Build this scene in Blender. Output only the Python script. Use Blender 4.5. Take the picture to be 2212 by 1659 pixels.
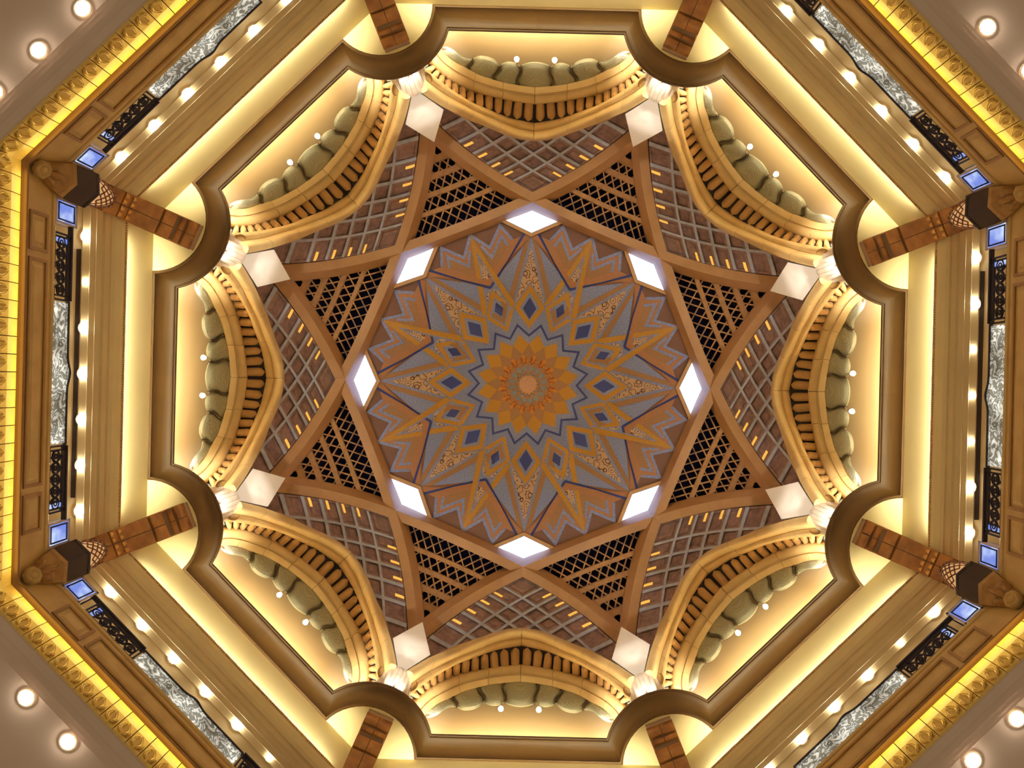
import bpy, math, random
from mathutils import Vector, Matrix
random.seed(7)
for o in list(bpy.data.objects): bpy.data.objects.remove(o, do_unlink=True)
SC = bpy.context.scene
COL = SC.collection
PI = math.pi
RAD = math.radians
F = 1720.0          # focal length in pixels of the 2212 px wide frame

# ------------------------------------------------------------------ camera, world, exposure
cam = bpy.data.cameras.new('camera')
cam.sensor_fit = 'HORIZONTAL'; cam.sensor_width = 36.0
cam.lens = 36.0 * F / 2212.0
cam.shift_x = -34.0 / 2212.0
cam.shift_y = 1.0 / 2212.0
cam.clip_end = 300
camo = bpy.data.objects.new('camera', cam); COL.objects.link(camo)
camo.matrix_world = Matrix.Rotation(RAD(-1.4), 4, 'Z') @ Matrix.Rotation(PI, 4, 'X')
SC.camera = camo
SC.view_settings.view_transform = 'Standard'
SC.view_settings.look = 'None'
SC.view_settings.gamma = 1.0
SC.view_settings.use_curve_mapping = False
SC.view_settings.exposure = 0.0
world = bpy.data.worlds.new('lobby_glow'); SC.world = world
world.use_nodes = True
bg = world.node_tree.nodes['Background']
bg.inputs[0].default_value = (1.0, 0.76, 0.49, 1)
bg.inputs[1].default_value = 0.36

# ------------------------------------------------------------------ dimensions (metres above the eye)
T225 = math.tan(RAD(22.5)); C225 = math.cos(RAD(22.5)); S225 = math.sin(RAD(22.5))
S = 1.04
R0 = 14.0                       # parapet
H_LOW = 20.8; H_FR = 21.83; H_FLOOR = 23.38
RW = 14.6; GE = 14.3; H_GAL = GE*F/881      # drum wall, gallery ceiling edge and height
H_COR = RW*F/816; H_LEDGE = H_COR+0.95
RN = 16.2                       # niche wall
D0 = 9.32 * S                   # rib chord distance
H_PANEL = 46.0; PX = H_PANEL / F
SECT = [(0, 'right'), (45, 'lower right'), (90, 'bottom'), (135, 'lower left'),
        (180, 'left'), (225, 'upper left'), (270, 'top'), (315, 'upper right')]
CORN = [(22.5, 'right side just below centre'), (67.5, 'bottom edge right of centre'),
        (112.5, 'bottom edge left of centre'), (157.5, 'left side just below centre'),
        (202.5, 'left side just above centre'), (247.5, 'top edge left of centre'),
        (292.5, 'top edge right of centre'), (337.5, 'right side just above centre')]

# ------------------------------------------------------------------ large lamps of the place and added projectors
def area(name, loc, target, sx, sy, watts, color, spread=180):
    L = bpy.data.lights.new(name, 'AREA'); L.shape = 'RECTANGLE'; L.size = sx; L.size_y = sy
    L.energy = watts; L.color = color; L.spread = RAD(spread)
    o = bpy.data.objects.new(name, L); COL.objects.link(o)
    o.location = loc
    z = (Vector(loc) - Vector(target)).normalized()
    # long side along the horizontal tangent
    x = Vector((-loc[1], loc[0], 0)).normalized()
    x = (x - z * x.dot(z)).normalized(); y = z.cross(x)
    o.rotation_euler = Matrix((x, y, z)).transposed().to_euler()
    return o
def pol(rho, a, h, t=0.0):
    a = RAD(a); return (rho*math.cos(a) - t*math.sin(a), rho*math.sin(a) + t*math.cos(a), h)
W_COVE, W_NICHE, W_FLOOD, W_ROLL, W_ROLL2, W_FRIEZE = 300, 1050, 800, 600, 4200, 58
for a, nm in SECT:
    # cove strip on the cornice below the drum wall
    area('cove_strip', pol(RW-0.13, a, H_GAL+0.22), pol(RW+0.15, a, H_GAL+1.3), 9.8, 0.10, W_COVE, (1.0, 0.96, 0.68), 90)
    # strip on the ledge that lights the niche wall
    area('niche_strip', pol(14.35, a, H_LEDGE+0.10), pol(RN, a, H_LEDGE+2.3), 10.4, 0.2, W_NICHE, (1.0, 0.82, 0.50), 84)
    # strip behind the gold frieze
    area('frieze_strip', pol(R0-0.26, a, H_FR-0.06), pol(R0+0.1, a, H_FR-0.75), 11.0, 0.08, W_FRIEZE, (1.0, 0.82, 0.26))
def flood(p, q, watts, size, soft):
    L = bpy.data.lights.new('flood_or_added_projector', 'SPOT'); L.energy = watts; L.spot_size = RAD(size); L.spot_blend = 0.8
    L.shadow_soft_size = soft; L.color = (1.0, 0.96, 0.88)
    o = bpy.data.objects.new('flood_or_added_projector', L); COL.objects.link(o)
    p = Vector(p); o.location = p; o.rotation_euler = (Vector(q)-p).to_track_quat('-Z', 'Y').to_euler()
for a, nm in CORN:
    # added unseen projector across the hall, brightens the column head and marble panel
    flood(pol(13.32, a+180, H_LEDGE+0.14), pol(13.3, a, 35.9), 14000, 9, 0.1)
    for s in (-1, 1):
        flood(pol(13.34, a, H_LEDGE+0.12, 0.27*s), pol(13.42, a, H_LEDGE+5, 0.10*s), W_FLOOD, 38, 0.08)
        flood(pol(13.36, a, H_LEDGE+0.12, 0.34*s), pol(13.9, a, H_LEDGE+1.4, 0.30*s), 8, 120, 0.08)
        flood(pol(14.02, a, H_LEDGE+0.12, 1.75*s), pol(13.55, a, H_LEDGE+3.4, 0.85*s), W_ROLL, 46, 0.08)
for a, nm in SECT:
    for s in (-1, 1): flood(pol(14.22, a, H_LEDGE+0.15, 3.45*s), pol(14.55, a, H_LEDGE+2.0, 4.45*s), W_ROLL2, 66, 0.1)

# ------------------------------------------------------------------ materials
def lin(c):
    return tuple(((v/255)/12.92 if v/255 <= 0.04045 else (((v/255)+0.055)/1.055)**2.4) for v in c) + (1.0,)
MATS = {}
def mat(name, c, rough=0.6, metal=0.0, c2=None, nscale=3.0, detail=6, bump=0.0, bscale=None, spec=0.5, coords='Object', lo=0.35, hi=0.65):
    if name in MATS: return MATS[name]
    m = bpy.data.materials.new(name); m.use_nodes = True; MATS[name] = m
    nt = m.node_tree; N = nt.nodes; L = nt.links; b = N['Principled BSDF']
    b.inputs['Base Color'].default_value = lin(c); b.inputs['Roughness'].default_value = rough
    b.inputs['Metallic'].default_value = metal; b.inputs['Specular IOR Level'].default_value = spec
    tc = N.new('ShaderNodeTexCoord')
    if c2 is not None:
        n = N.new('ShaderNodeTexNoise'); n.inputs['Scale'].default_value = nscale; n.inputs['Detail'].default_value = detail
        r = N.new('ShaderNodeValToRGB'); r.color_ramp.elements[0].color = lin(c); r.color_ramp.elements[1].color = lin(c2)
        r.color_ramp.elements[0].position = lo; r.color_ramp.elements[1].position = hi
        L.new(tc.outputs[coords], n.inputs['Vector']); L.new(n.outputs['Fac'], r.inputs['Fac']); L.new(r.outputs['Color'], b.inputs['Base Color'])
    if bump:
        n2 = N.new('ShaderNodeTexNoise'); n2.inputs['Scale'].default_value = bscale or nscale*4; n2.inputs['Detail'].default_value = 8
        bp = N.new('ShaderNodeBump'); bp.inputs['Strength'].default_value = bump; bp.inputs['Distance'].default_value = 0.05
        L.new(tc.outputs[coords], n2.inputs['Vector']); L.new(n2.outputs['Fac'], bp.inputs['Height']); L.new(bp.outputs['Normal'], b.inputs['Normal'])
    return m
def emis(name, c, strength):
    if name in MATS: return MATS[name]
    m = bpy.data.materials.new(name); m.use_nodes = True; MATS[name] = m
    b = m.node_tree.nodes['Principled BSDF']
    b.inputs['Base Color'].default_value = lin(c); b.inputs['Emission Color'].default_value = lin(c); b.inputs['Emission Strength'].default_value = strength
    return m
M_CEIL = mat('mauve_plaster', (206, 182, 162), 0.75, c2=(198, 174, 154), nscale=0.6)
M_GAL = mat('warm_taupe_plaster', (232, 212, 158), 0.75, c2=(224, 202, 150), nscale=0.6)
M_CREAM = mat('cream_plaster', (234, 218, 164), 0.8, c2=(228, 210, 156), nscale=0.5)
M_FASCIA = mat('brown_marble', (196, 164, 100), 0.45, c2=(184, 150, 88), nscale=1.6, bump=0.05)
M_FASCIA2 = mat('brown_marble_moulding', (158, 120, 62), 0.4, c2=(146, 108, 52), nscale=2)
M_FRIEZE = mat('gold_marble', (226, 190, 96), 0.45, c2=(205, 166, 78), nscale=2.2, bump=0.05)
M_GILT = mat('gilded_leaf', (226, 190, 100), 0.4, metal=0.15, c2=(200, 160, 76), nscale=6)
M_FRAME = mat('ochre_cornice', (86, 58, 15), 0.6, c2=(80, 53, 13), nscale=0.8)
M_NICHE = mat('peach_plaster', (232, 206, 160), 0.8, c2=(228, 200, 152), nscale=0.4)
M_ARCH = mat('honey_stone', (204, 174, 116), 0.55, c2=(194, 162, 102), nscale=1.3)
M_FLUTE_SHADE = mat('honey_stone_shade', (168, 130, 76), 0.6, c2=(156, 118, 66), nscale=2)  # honey stone darkened to carry the shadow of the recessed soffit
M_DARK = mat('recess_shade', (26, 20, 22), 0.8)  # near-black colour stands in for shade
M_MARBLE = mat('white_marble', (244, 236, 224), 0.4, c2=(232, 216, 196), nscale=1.2, detail=8, lo=0.5, hi=0.8)
M_COLUMN = mat('white_stone_column', (240, 228, 210), 0.5, c2=(232, 216, 192), nscale=2)
M_RIB = mat('rib_plaster', (176, 136, 96), 0.6, c2=(166, 126, 88), nscale=0.9)
M_COFFER = mat('coffer_panel_bronze', (146, 116, 110), 0.42, c2=(112, 90, 92), nscale=3.5, detail=10, bump=0.15, bscale=30)
M_BAR = mat('silver_grey_bar', (182, 190, 214), 0.4, c2=(164, 170, 190), nscale=3)
M_GLINT = emis('gold_glint_glow', (255, 206, 100), 0.45)  # glow stands in for light glinting off gold bars
M_LATT = mat('lattice_bronze', (178, 142, 104), 0.42, metal=0.2, c2=(160, 124, 92), nscale=4)
M_NAVY = mat('night_glass', (14, 16, 38), 0.25, spec=0.3)
M_SKY = emis('skylight_glass', (160, 192, 255), 5.0)
M_SKYFR = mat('skylight_frame', (190, 150, 104), 0.5)
M_SHELL = mat('backing_and_blocker_plaster', (70, 60, 54), 0.9)
M_LAMP = emis('downlight_lens', (255, 246, 228), 140.0)
M_BULB = emis('bulb_glow', (255, 248, 225), 60.0)
M_TRIM = mat('lamp_trim', (214, 196, 164), 0.35, metal=0.4)
M_BLACK = mat('black_granite', (42, 34, 32), 0.22, c2=(30, 24, 24), nscale=9, detail=10)
M_IRON = mat('dark_iron', (46, 40, 42), 0.35, metal=0.6)
M_RAIL = mat('dark_rail', (34, 22, 18), 0.35)
M_PILLAR = mat('brown_onyx', (176, 120, 60), 0.32, c2=(108, 62, 26), nscale=1.4, detail=9, bump=0.05, lo=0.3, hi=0.7)
M_PILGAP = mat('brown_onyx_band', (74, 42, 20), 0.4)
M_PILTOP = mat('onyx_cap', (150, 120, 100), 0.4)
M_BLUE = emis('blue_painted_reflection', (112, 152, 240), 0.95)  # glow stands in for blue daylight reflected in the glass
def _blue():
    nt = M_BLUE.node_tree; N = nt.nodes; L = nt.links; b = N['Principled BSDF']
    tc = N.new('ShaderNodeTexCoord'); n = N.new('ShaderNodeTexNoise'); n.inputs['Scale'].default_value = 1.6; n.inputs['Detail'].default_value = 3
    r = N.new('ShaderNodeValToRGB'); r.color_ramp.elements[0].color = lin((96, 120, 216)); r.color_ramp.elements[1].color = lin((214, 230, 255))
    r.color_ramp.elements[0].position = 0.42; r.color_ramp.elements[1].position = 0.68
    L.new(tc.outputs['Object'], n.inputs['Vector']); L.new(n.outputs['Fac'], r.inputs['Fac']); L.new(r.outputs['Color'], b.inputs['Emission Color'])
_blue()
M_BLUEFR = mat('pale_pier_frame', (196, 176, 168), 0.35)
M_SLOT = mat('air_slot', (58, 44, 36), 0.7)

def glass_petal():
    m = bpy.data.materials.new('etched_olive_glass'); m.use_nodes = True
    nt = m.node_tree; N = nt.nodes; L = nt.links; b = N['Principled BSDF']
    b.inputs['Base Color'].default_value = lin((150, 142, 104)); b.inputs['Roughness'].default_value = 0.22
    b.inputs['Specular IOR Level'].default_value = 0.8
    tc = N.new('ShaderNodeTexCoord'); mp = N.new('ShaderNodeMapping'); mp.inputs['Location'].default_value = (-0.5, -0.5, -0.35)
    w = N.new('ShaderNodeTexWave'); w.wave_type = 'RINGS'; w.rings_direction = 'SPHERICAL'; w.inputs['Scale'].default_value = 9.0
    w.inputs['Distortion'].default_value = 1.2; w.inputs['Detail'].default_value = 1.0; w.inputs['Detail Scale'].default_value = 1.6
    bp = N.new('ShaderNodeBump'); bp.inputs['Strength'].default_value = 0.35; bp.inputs['Distance'].default_value = 0.04
    L.new(tc.outputs['Generated'], mp.inputs['Vector']); L.new(mp.outputs['Vector'], w.inputs['Vector'])
    L.new(w.outputs['Fac'], bp.inputs['Height']); L.new(bp.outputs['Normal'], b.inputs['Normal'])
    r = N.new('ShaderNodeValToRGB'); r.color_ramp.elements[0].color = lin((176, 182, 160)); r.color_ramp.elements[1].color = lin((192, 198, 178))
    L.new(w.outputs['Fac'], r.inputs['Fac']); L.new(r.outputs['Color'], b.inputs['Base Color'])
    tr = N.new('ShaderNodeBsdfTranslucent'); tr.inputs['Color'].default_value = lin((170, 164, 124))
    mx = N.new('ShaderNodeMixShader'); mx.inputs[0].default_value = 0.3
    out = N['Material Output']
    L.new(b.outputs[0], mx.inputs[1]); L.new(tr.outputs[0], mx.inputs[2]); L.new(mx.outputs[0], out.inputs[0])
    return m
M_PETAL = glass_petal()

def etched_glass():
    m = bpy.data.materials.new('etched_clear_glass'); m.use_nodes = True
    nt = m.node_tree; N = nt.nodes; L = nt.links; b = N['Principled BSDF']
    b.inputs['Base Color'].default_value = lin((214, 216, 206)); b.inputs['Roughness'].default_value = 0.18; b.inputs['Metallic'].default_value = 0.15
    tc = N.new('ShaderNodeTexCoord')
    n = N.new('ShaderNodeTexNoise'); n.inputs['Scale'].default_value = 2.6; n.inputs['Detail'].default_value = 2; n.inputs['Distortion'].default_value = 1.6
    L.new(tc.outputs['Object'], n.inputs['Vector'])
    mu = N.new('ShaderNodeMath'); mu.operation = 'MULTIPLY'; mu.inputs[1].default_value = 26.0
    si = N.new('ShaderNodeMath'); si.operation = 'SINE'
    L.new(n.outputs['Fac'], mu.inputs[0]); L.new(mu.outputs[0], si.inputs[0])
    r = N.new('ShaderNodeValToRGB'); r.color_ramp.elements[0].color = lin((150, 148, 136)); r.color_ramp.elements[1].color = lin((246, 248, 242))
    r.color_ramp.elements[0].position = 0.1; r.color_ramp.elements[1].position = 0.7
    L.new(si.outputs[0], r.inputs['Fac']); L.new(r.outputs['Color'], b.inputs['Base Color'])
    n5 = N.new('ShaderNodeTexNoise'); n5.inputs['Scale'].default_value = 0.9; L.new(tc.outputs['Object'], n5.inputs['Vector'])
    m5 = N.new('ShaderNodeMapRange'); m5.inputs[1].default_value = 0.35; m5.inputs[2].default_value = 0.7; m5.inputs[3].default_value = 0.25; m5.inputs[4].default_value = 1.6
    L.new(n5.outputs['Fac'], m5.inputs[0]); L.new(m5.outputs[0], b.inputs['Emission Strength']); L.new(r.outputs['Color'], b.inputs['Emission Color'])  # emission paints in the bright lamp light caught by the glass
    bp = N.new('ShaderNodeBump'); bp.inputs['Strength'].default_value = 0.9; bp.inputs['Distance'].default_value = 0.05
    L.new(si.outputs[0], bp.inputs['Height']); L.new(bp.outputs['Normal'], b.inputs['Normal'])
    tr = N.new('ShaderNodeBsdfTranslucent'); L.new(r.outputs['Color'], tr.inputs['Color'])
    mx = N.new('ShaderNodeMixShader'); mx.inputs[0].default_value = 0.5
    L.new(b.outputs[0], mx.inputs[1]); L.new(tr.outputs[0], mx.inputs[2]); L.new(mx.outputs[0], N['Material Output'].inputs[0])
    return m
M_ETCH = etched_glass()

# painted dome colours
def paint(name, c, speck=0.06):
    d = tuple(max(0, v*(1-speck)) for v in c)
    return mat('paint_'+name, c, 0.75, c2=d, nscale=14, detail=10, lo=0.4, hi=0.6)
P_GREY = paint('silver_blue', (134, 148, 206), 0.14)
P_ORANGE = paint('amber', (182, 138, 62))
P_SALMON = paint('salmon_brown', (166, 120, 90))
P_BROWN = paint('umber', (112, 82, 74))
P_OLIVE = paint('olive_brown', (154, 118, 88))
P_BLUE = paint('ink_blue', (40, 56, 138))
P_RAY = paint('taupe', (150, 116, 88))
P_LTBLUE = paint('pale_blue', (128, 144, 168))
P_PINK = paint('rose', (204, 164, 146))
def scroll():
    m = bpy.data.materials.new('paint_scrollwork'); m.use_nodes = True
    nt = m.node_tree; N = nt.nodes; L = nt.links; b = N['Principled BSDF']; b.inputs['Roughness'].default_value = 0.75
    tc = N.new('ShaderNodeTexCoord'); n = N.new('ShaderNodeTexNoise'); n.inputs['Scale'].default_value = 1.1; n.inputs['Detail'].default_value = 1
    ad = N.new('ShaderNodeMixRGB'); ad.blend_type = 'ADD'; ad.inputs[0].default_value = 0.35
    v = N.new('ShaderNodeTexVoronoi'); v.inputs['Scale'].default_value = 2.6
    mu = N.new('ShaderNodeMath'); mu.operation = 'MULTIPLY'; mu.inputs[1].default_value = 17.0
    si = N.new('ShaderNodeMath'); si.operation = 'SINE'
    r = N.new('ShaderNodeValToRGB'); r.color_ramp.elements[0].color = lin((188, 160, 138)); r.color_ramp.elements[1].color = lin((80, 48, 44))
    r.color_ramp.elements[0].position = 0.72; r.color_ramp.elements[1].position = 0.92
    L.new(tc.outputs['Object'], n.inputs['Vector']); L.new(tc.outputs['Object'], ad.inputs[1]); L.new(n.outputs['Color'], ad.inputs[2])
    L.new(ad.outputs[0], v.inputs['Vector']); L.new(v.outputs['Distance'], mu.inputs[0]); L.new(mu.outputs[0], si.inputs[0])
    L.new(si.outputs[0], r.inputs['Fac']); L.new(r.outputs['Color'], b.inputs['Base Color'])
    return m
P_SCROLL = scroll()
P_REDGOLD = mat('paint_red_gold_mosaic', (132, 72, 40), 0.7, c2=(190, 130, 56), nscale=7.0, detail=2, lo=0.45, hi=0.58)

# ------------------------------------------------------------------ mesh helpers
class MB:
    def __init__(s): s.v = []; s.f = []
    def add(s, vs, fs):
        k = len(s.v); s.v += [tuple(p) for p in vs]; s.f += [tuple(i+k for i in f) for f in fs]
    def box(s, x0, x1, y0, y1, z0, z1):
        s.add([(x0,y0,z0),(x1,y0,z0),(x1,y1,z0),(x0,y1,z0),(x0,y0,z1),(x1,y0,z1),(x1,y1,z1),(x0,y1,z1)],
              [(0,3,2,1),(4,5,6,7),(0,1,5,4),(1,2,6,5),(2,3,7,6),(3,0,4,7)])
    def prism(s, pts, z0, z1):
        n = len(pts)
        s.add([(p[0],p[1],z0) for p in pts]+[(p[0],p[1],z1) for p in pts],
              [tuple(range(n-1,-1,-1)), tuple(range(n,2*n))]+[(i,(i+1)%n,n+(i+1)%n,n+i) for i in range(n)])
    def grid(s, rows, close_u=False, close_v=False):
        m = len(rows); n = len(rows[0]); k = len(s.v)
        for r in rows: s.v += [tuple(p) for p in r]
        for i in range(m if close_u else m-1):
            for j in range(n if close_v else n-1):
                s.f.append((k+i*n+j, k+i*n+(j+1)%n, k+((i+1)%m)*n+(j+1)%n, k+((i+1)%m)*n+j))
    def sweep(s, rows):        # rows: closed section loops; capped
        k = len(s.v); n = len(rows[0]); s.grid(rows, close_v=True)
        s.f.append(tuple(k+j for j in range(n-1,-1,-1))); s.f.append(tuple(k+(len(rows)-1)*n+j for j in range(n)))
    def lathe(s, prof, c=(0,0,0), n=24, a0=0, a1=2*PI):
        full = abs(a1-a0-2*PI) < 1e-6
        cnt = n if full else n+1
        rows = []
        for i in range(cnt):
            a = a0+(a1-a0)*i/n
            rows.append([(c[0]+r*math.cos(a), c[1]+r*math.sin(a), c[2]+z) for r, z in prof])
        s.grid(rows, close_u=full)
    def mesh(s, name):
        me = bpy.data.meshes.new(name); me.from_pydata(s.v, [], s.f); me.validate()
        import bmesh
        b = bmesh.new(); b.from_mesh(me); bmesh.ops.recalc_face_normals(b, faces=b.faces); b.to_mesh(me); b.free()
        return me
def smooth(me, ang=40):
    for p in me.polygons: p.use_smooth = True
    try: me.set_sharp_from_angle(angle=RAD(ang))
    except Exception: pass
    return me
def setmat(me, m):
    if not me.materials: me.materials.append(m)
    return me
def rot(p, a):
    a = RAD(a); return (p[0]*math.cos(a)-p[1]*math.sin(a), p[0]*math.sin(a)+p[1]*math.cos(a), p[2])
def thing(name, label, cat, a, base, group=None, kind=None):
    o = bpy.data.objects.new(name, None); COL.objects.link(o); o.empty_display_size = 0.3
    o.location = rot(base, a); o.rotation_euler = (0, 0, RAD(a)); o['base'] = base
    o['label'] = label; o['category'] = cat
    if group: o['group'] = group
    if kind: o['kind'] = kind
    return o
def part(name, me, m, parent, label=None, kind=None):
    setmat(me, m)
    o = bpy.data.objects.new(name, me); COL.objects.link(o); o.parent = parent
    b = parent.get('base')
    if b is not None: o.location = (-b[0], -b[1], -b[2])
    if label: o['label'] = label
    if kind: o['kind'] = kind
    return o
def solo(name, me, m, label, cat, a=0, base=(0,0,0), group=None, kind=None):
    # a thing that is one mesh given in the sector frame; the origin stays on the dome axis
    setmat(me, m)
    o = bpy.data.objects.new(name, me); COL.objects.link(o); o.rotation_euler = (0, 0, RAD(a))
    o['label'] = label; o['category'] = cat
    if group: o['group'] = group
    if kind: o['kind'] = kind
    return o
def W(r, t, R):                 # sector frame point at plane distance R seen at pixel radius r, offset t
    return (R, t*R/r, F*R/r)
CACHE = {}
def cached(key, fn):
    if key not in CACHE: CACHE[key] = fn()
    return CACHE[key]

# ------------------------------------------------------------------ the shell: lower ceiling, parapet, gallery, drum
def octring(rows):
    """rows of (apothem, height): a moulded octagonal ring, one sector (mitred at the corners)"""
    def f():
        b = MB(); b.grid([[(R, -R*T225, h) for R, h in rows], [(R, R*T225, h) for R, h in rows]])
        return b.mesh('ring')
    return f
low_rows = [(21.0, H_LOW+0.25), (15.02, H_LOW+0.25), (14.99, H_LOW+0.18), (14.86, H_LOW+0.18), (14.83, H_LOW+0.12), (14.66, H_LOW+0.12),
            (14.62, H_LOW+0.02), (14.40, H_LOW+0.02), (14.36, H_LOW-0.06), (R0+0.12, H_LOW-0.06), (R0+0.05, H_LOW+0.05)]
for i, (a, nm) in enumerate(SECT):
    me = cached('low', octring(low_rows))
    solo('ceiling_lower_'+nm.replace(' ', '_'), me, M_CEIL, f'mauve lower ceiling with stepped edge outside the gold frieze, {nm} of the photo', 'ceiling', a, kind='structure')
gal_rows = [(21.0, H_GAL), (15.75, H_GAL), (15.70, H_GAL-0.05), (15.45, H_GAL-0.05), (15.40, H_GAL-0.10), (15.20, H_GAL-0.10), (15.15, H_GAL-0.16), (14.95, H_GAL-0.16),
            (14.90, H_GAL-0.06), (14.74, H_GAL-0.06), (14.62, H_GAL-0.14), (14.5, H_GAL-0.10), (14.36, H_GAL+0.02), (14.30, H_GAL+0.10), (14.30, H_GAL+0.16), (14.22, H_GAL+0.16)]
gal_rows = [(R if R > 20 else R - 14.30 + GE, h) for R, h in gal_rows[:-1]] + [(GE, H_GAL+0.30), (GE+0.06, H_GAL+0.30), (GE+0.08, H_GAL+0.12), (GE+0.4, H_GAL+0.12)]
for i, (a, nm) in enumerate(SECT):
    solo('ceiling_gallery_'+nm.replace(' ', '_'), cached('gal', octring(gal_rows)), M_GAL, f'mauve gallery ceiling strip with ridged edge and downlights, {nm} of the photo', 'ceiling', a, kind='structure')
    me = cached('drum', octring([(RW, H_GAL+0.1), (RW, H_COR+0.02)]))
    solo('wall_drum_'+nm.replace(' ', '_'), me, M_CREAM, f'glowing cream wall band above the gallery ceiling, {nm} of the photo', 'wall', a, kind='structure')
    me = cached('niche', octring([(RN, H_LEDGE-0.1), (RN, 36.3), (RN+0.03, 36.31), (RN+0.03, 36.35), (RN, 36.36), (RN, 44.5)]))
    solo('wall_niche_'+nm.replace(' ', '_'), me, M_NICHE, f'peach lit wall behind the pointed arch, {nm} of the photo', 'wall', a, kind='structure')
for a, nm in SECT:
    solo('floor_gallery_'+nm.replace(' ', '_'), cached('gfl', octring([(R0+0.28, H_FLOOR-0.01), (22.0, H_FLOOR-0.01)])), mat('pale_marble_floor', (214, 186, 150), 0.5), f'pale marble gallery floor, {nm} of the photo', 'floor', a, kind='structure')
# added unseen shell that keeps stray world light out from above
b = MB()
b.lathe([(23, 20.0), (23, 56), (0.01, 56)], n=8, a0=RAD(22.5), a1=RAD(22.5)+2*PI)
solo('light_blocker_shell', b.mesh('light_blocker_shell'), M_SHELL, 'dark added shell that blocks stray light above the dome', 'light_blocker_shell', kind='structure')

# tiny dripping ornament along the gallery ceiling edge
def lace():
    b = MB(); n = 150; w = 2*GE*T225/n
    for k in range(n):
        y = -GE*T225 + (k+0.5)*w
        b.add([(GE-0.02, y-w*0.45, H_GAL+0.20), (GE-0.02, y+w*0.45, H_GAL+0.20), (GE+0.01, y, H_GAL+0.10), (GE-0.05, y, H_GAL+0.14)], [(0,1,3),(1,2,3),(2,0,3),(0,2,1)])
    return b.mesh('lace')
for i, (a, nm) in enumerate(SECT):
    solo('trim_%d' % (i+1), cached('lace', lace), mat('lace_gilt', (170, 118, 60), 0.5), f'fine zigzag ornament along the cream wall edge, {nm} of the photo', 'trim', a, kind='structure')

# ------------------------------------------------------------------ gold frieze with tiles and leaves
NT = 24
RF_B, RF_T = R0+0.02, R0-0.02
def frieze_tile():
    b = MB(); w = 2*R0*T225/NT
    g = 0.012
    rows = []
    for y in (-w/2+g, w/2-g):
        rows.append([(R0+0.02, y, H_LOW-0.02), (R0+0.0, y, H_LOW+0.16), (R0-0.05, y, H_LOW+0.52), (R0-0.04, y, H_LOW+0.80), (R0-0.02, y, H_FR), (R0+0.2, y, H_FR), (R0+0.2, y, H_LOW-0.02)])
    b.sweep(rows)
    return b.mesh('tile')
def leaf_orn():
    b = MB()
    def blade(pts, wid, th):
        rows = []; n = len(pts)
        for i, (y, z) in enumerate(pts):
            q = pts[min(i+1, n-1)]; p = pts[max(i-1, 0)]
            dy, dz = q[0]-p[0], q[1]-p[1]; l = math.hypot(dy, dz) or 1; ny, nz = -dz/l, dy/l
            w = wid*math.sin(PI*(0.08+0.92*i/(n-1)))**0.8+0.004
            x = R0-0.02-0.045*(i/(n-1))
            rows.append([(x, y+ny*w, z+nz*w), (x-th, y+ny*w*0.35, z+nz*w*0.35), (x-th*0.35, y, z), (x-th, y-ny*w*0.35, z-nz*w*0.35), (x, y-ny*w, z-nz*w), (x+0.06, y, z)])
        b.sweep(rows)
    z0 = H_LOW+0.0
    blade([(-0.02, z0+0.02), (-0.10, z0+0.10), (-0.13, z0+0.22), (-0.07, z0+0.34), (0.03, z0+0.44)], 0.05, 0.025)
    blade([(0.04, z0+0.02), (0.12, z0+0.09), (0.17, z0+0.20), (0.13, z0+0.32), (0.06, z0+0.40)], 0.044, 0.022)
    blade([(-0.16, z0+0.04), (-0.19, z0+0.12), (-0.17, z0+0.20)], 0.03, 0.04)
    return b.mesh('leaf_ornament')
def frieze_mould():
    b = MB(); b.grid([[(R, s*R*T225, h) for R, h in [(R0-0.02, H_FR-0.10), (R0-0.10, H_FR-0.06), (R0-0.16, H_FR-0.02), (R0-0.16, H_FR+0.05), (R0-0.10, H_FR+0.08), (R0-0.10, H_FR+0.13), (R0, H_FR+0.16), (R0+0.2, H_FR+0.1)]] for s in (-1, 1)])
    return b.mesh('moulding')
leafed = {135, 180, 225, 315, 45}
for i, (a, nm) in enumerate(SECT):
    t = thing('trim_%d' % (i+9), f'gold marble frieze with leaf ornaments, {nm} of the photo', 'frieze', a, (R0, 0, H_LOW), kind='structure')
    part('moulding', cached('fmould', frieze_mould), mat('dark_gilt_moulding', (128, 88, 34), 0.5), t)
    w = 2*R0*T225/NT
    for k in range(NT):
        y = (k-(NT-1)/2)*w
        o = part('tile', cached('ftile', frieze_tile), M_FRIEZE, t); o.location.y += y
        if a in leafed:
            l = part('leaf', cached('leaf', leaf_orn), M_GILT, o); l.parent = o; l.location = (0, 0, 0)

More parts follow.
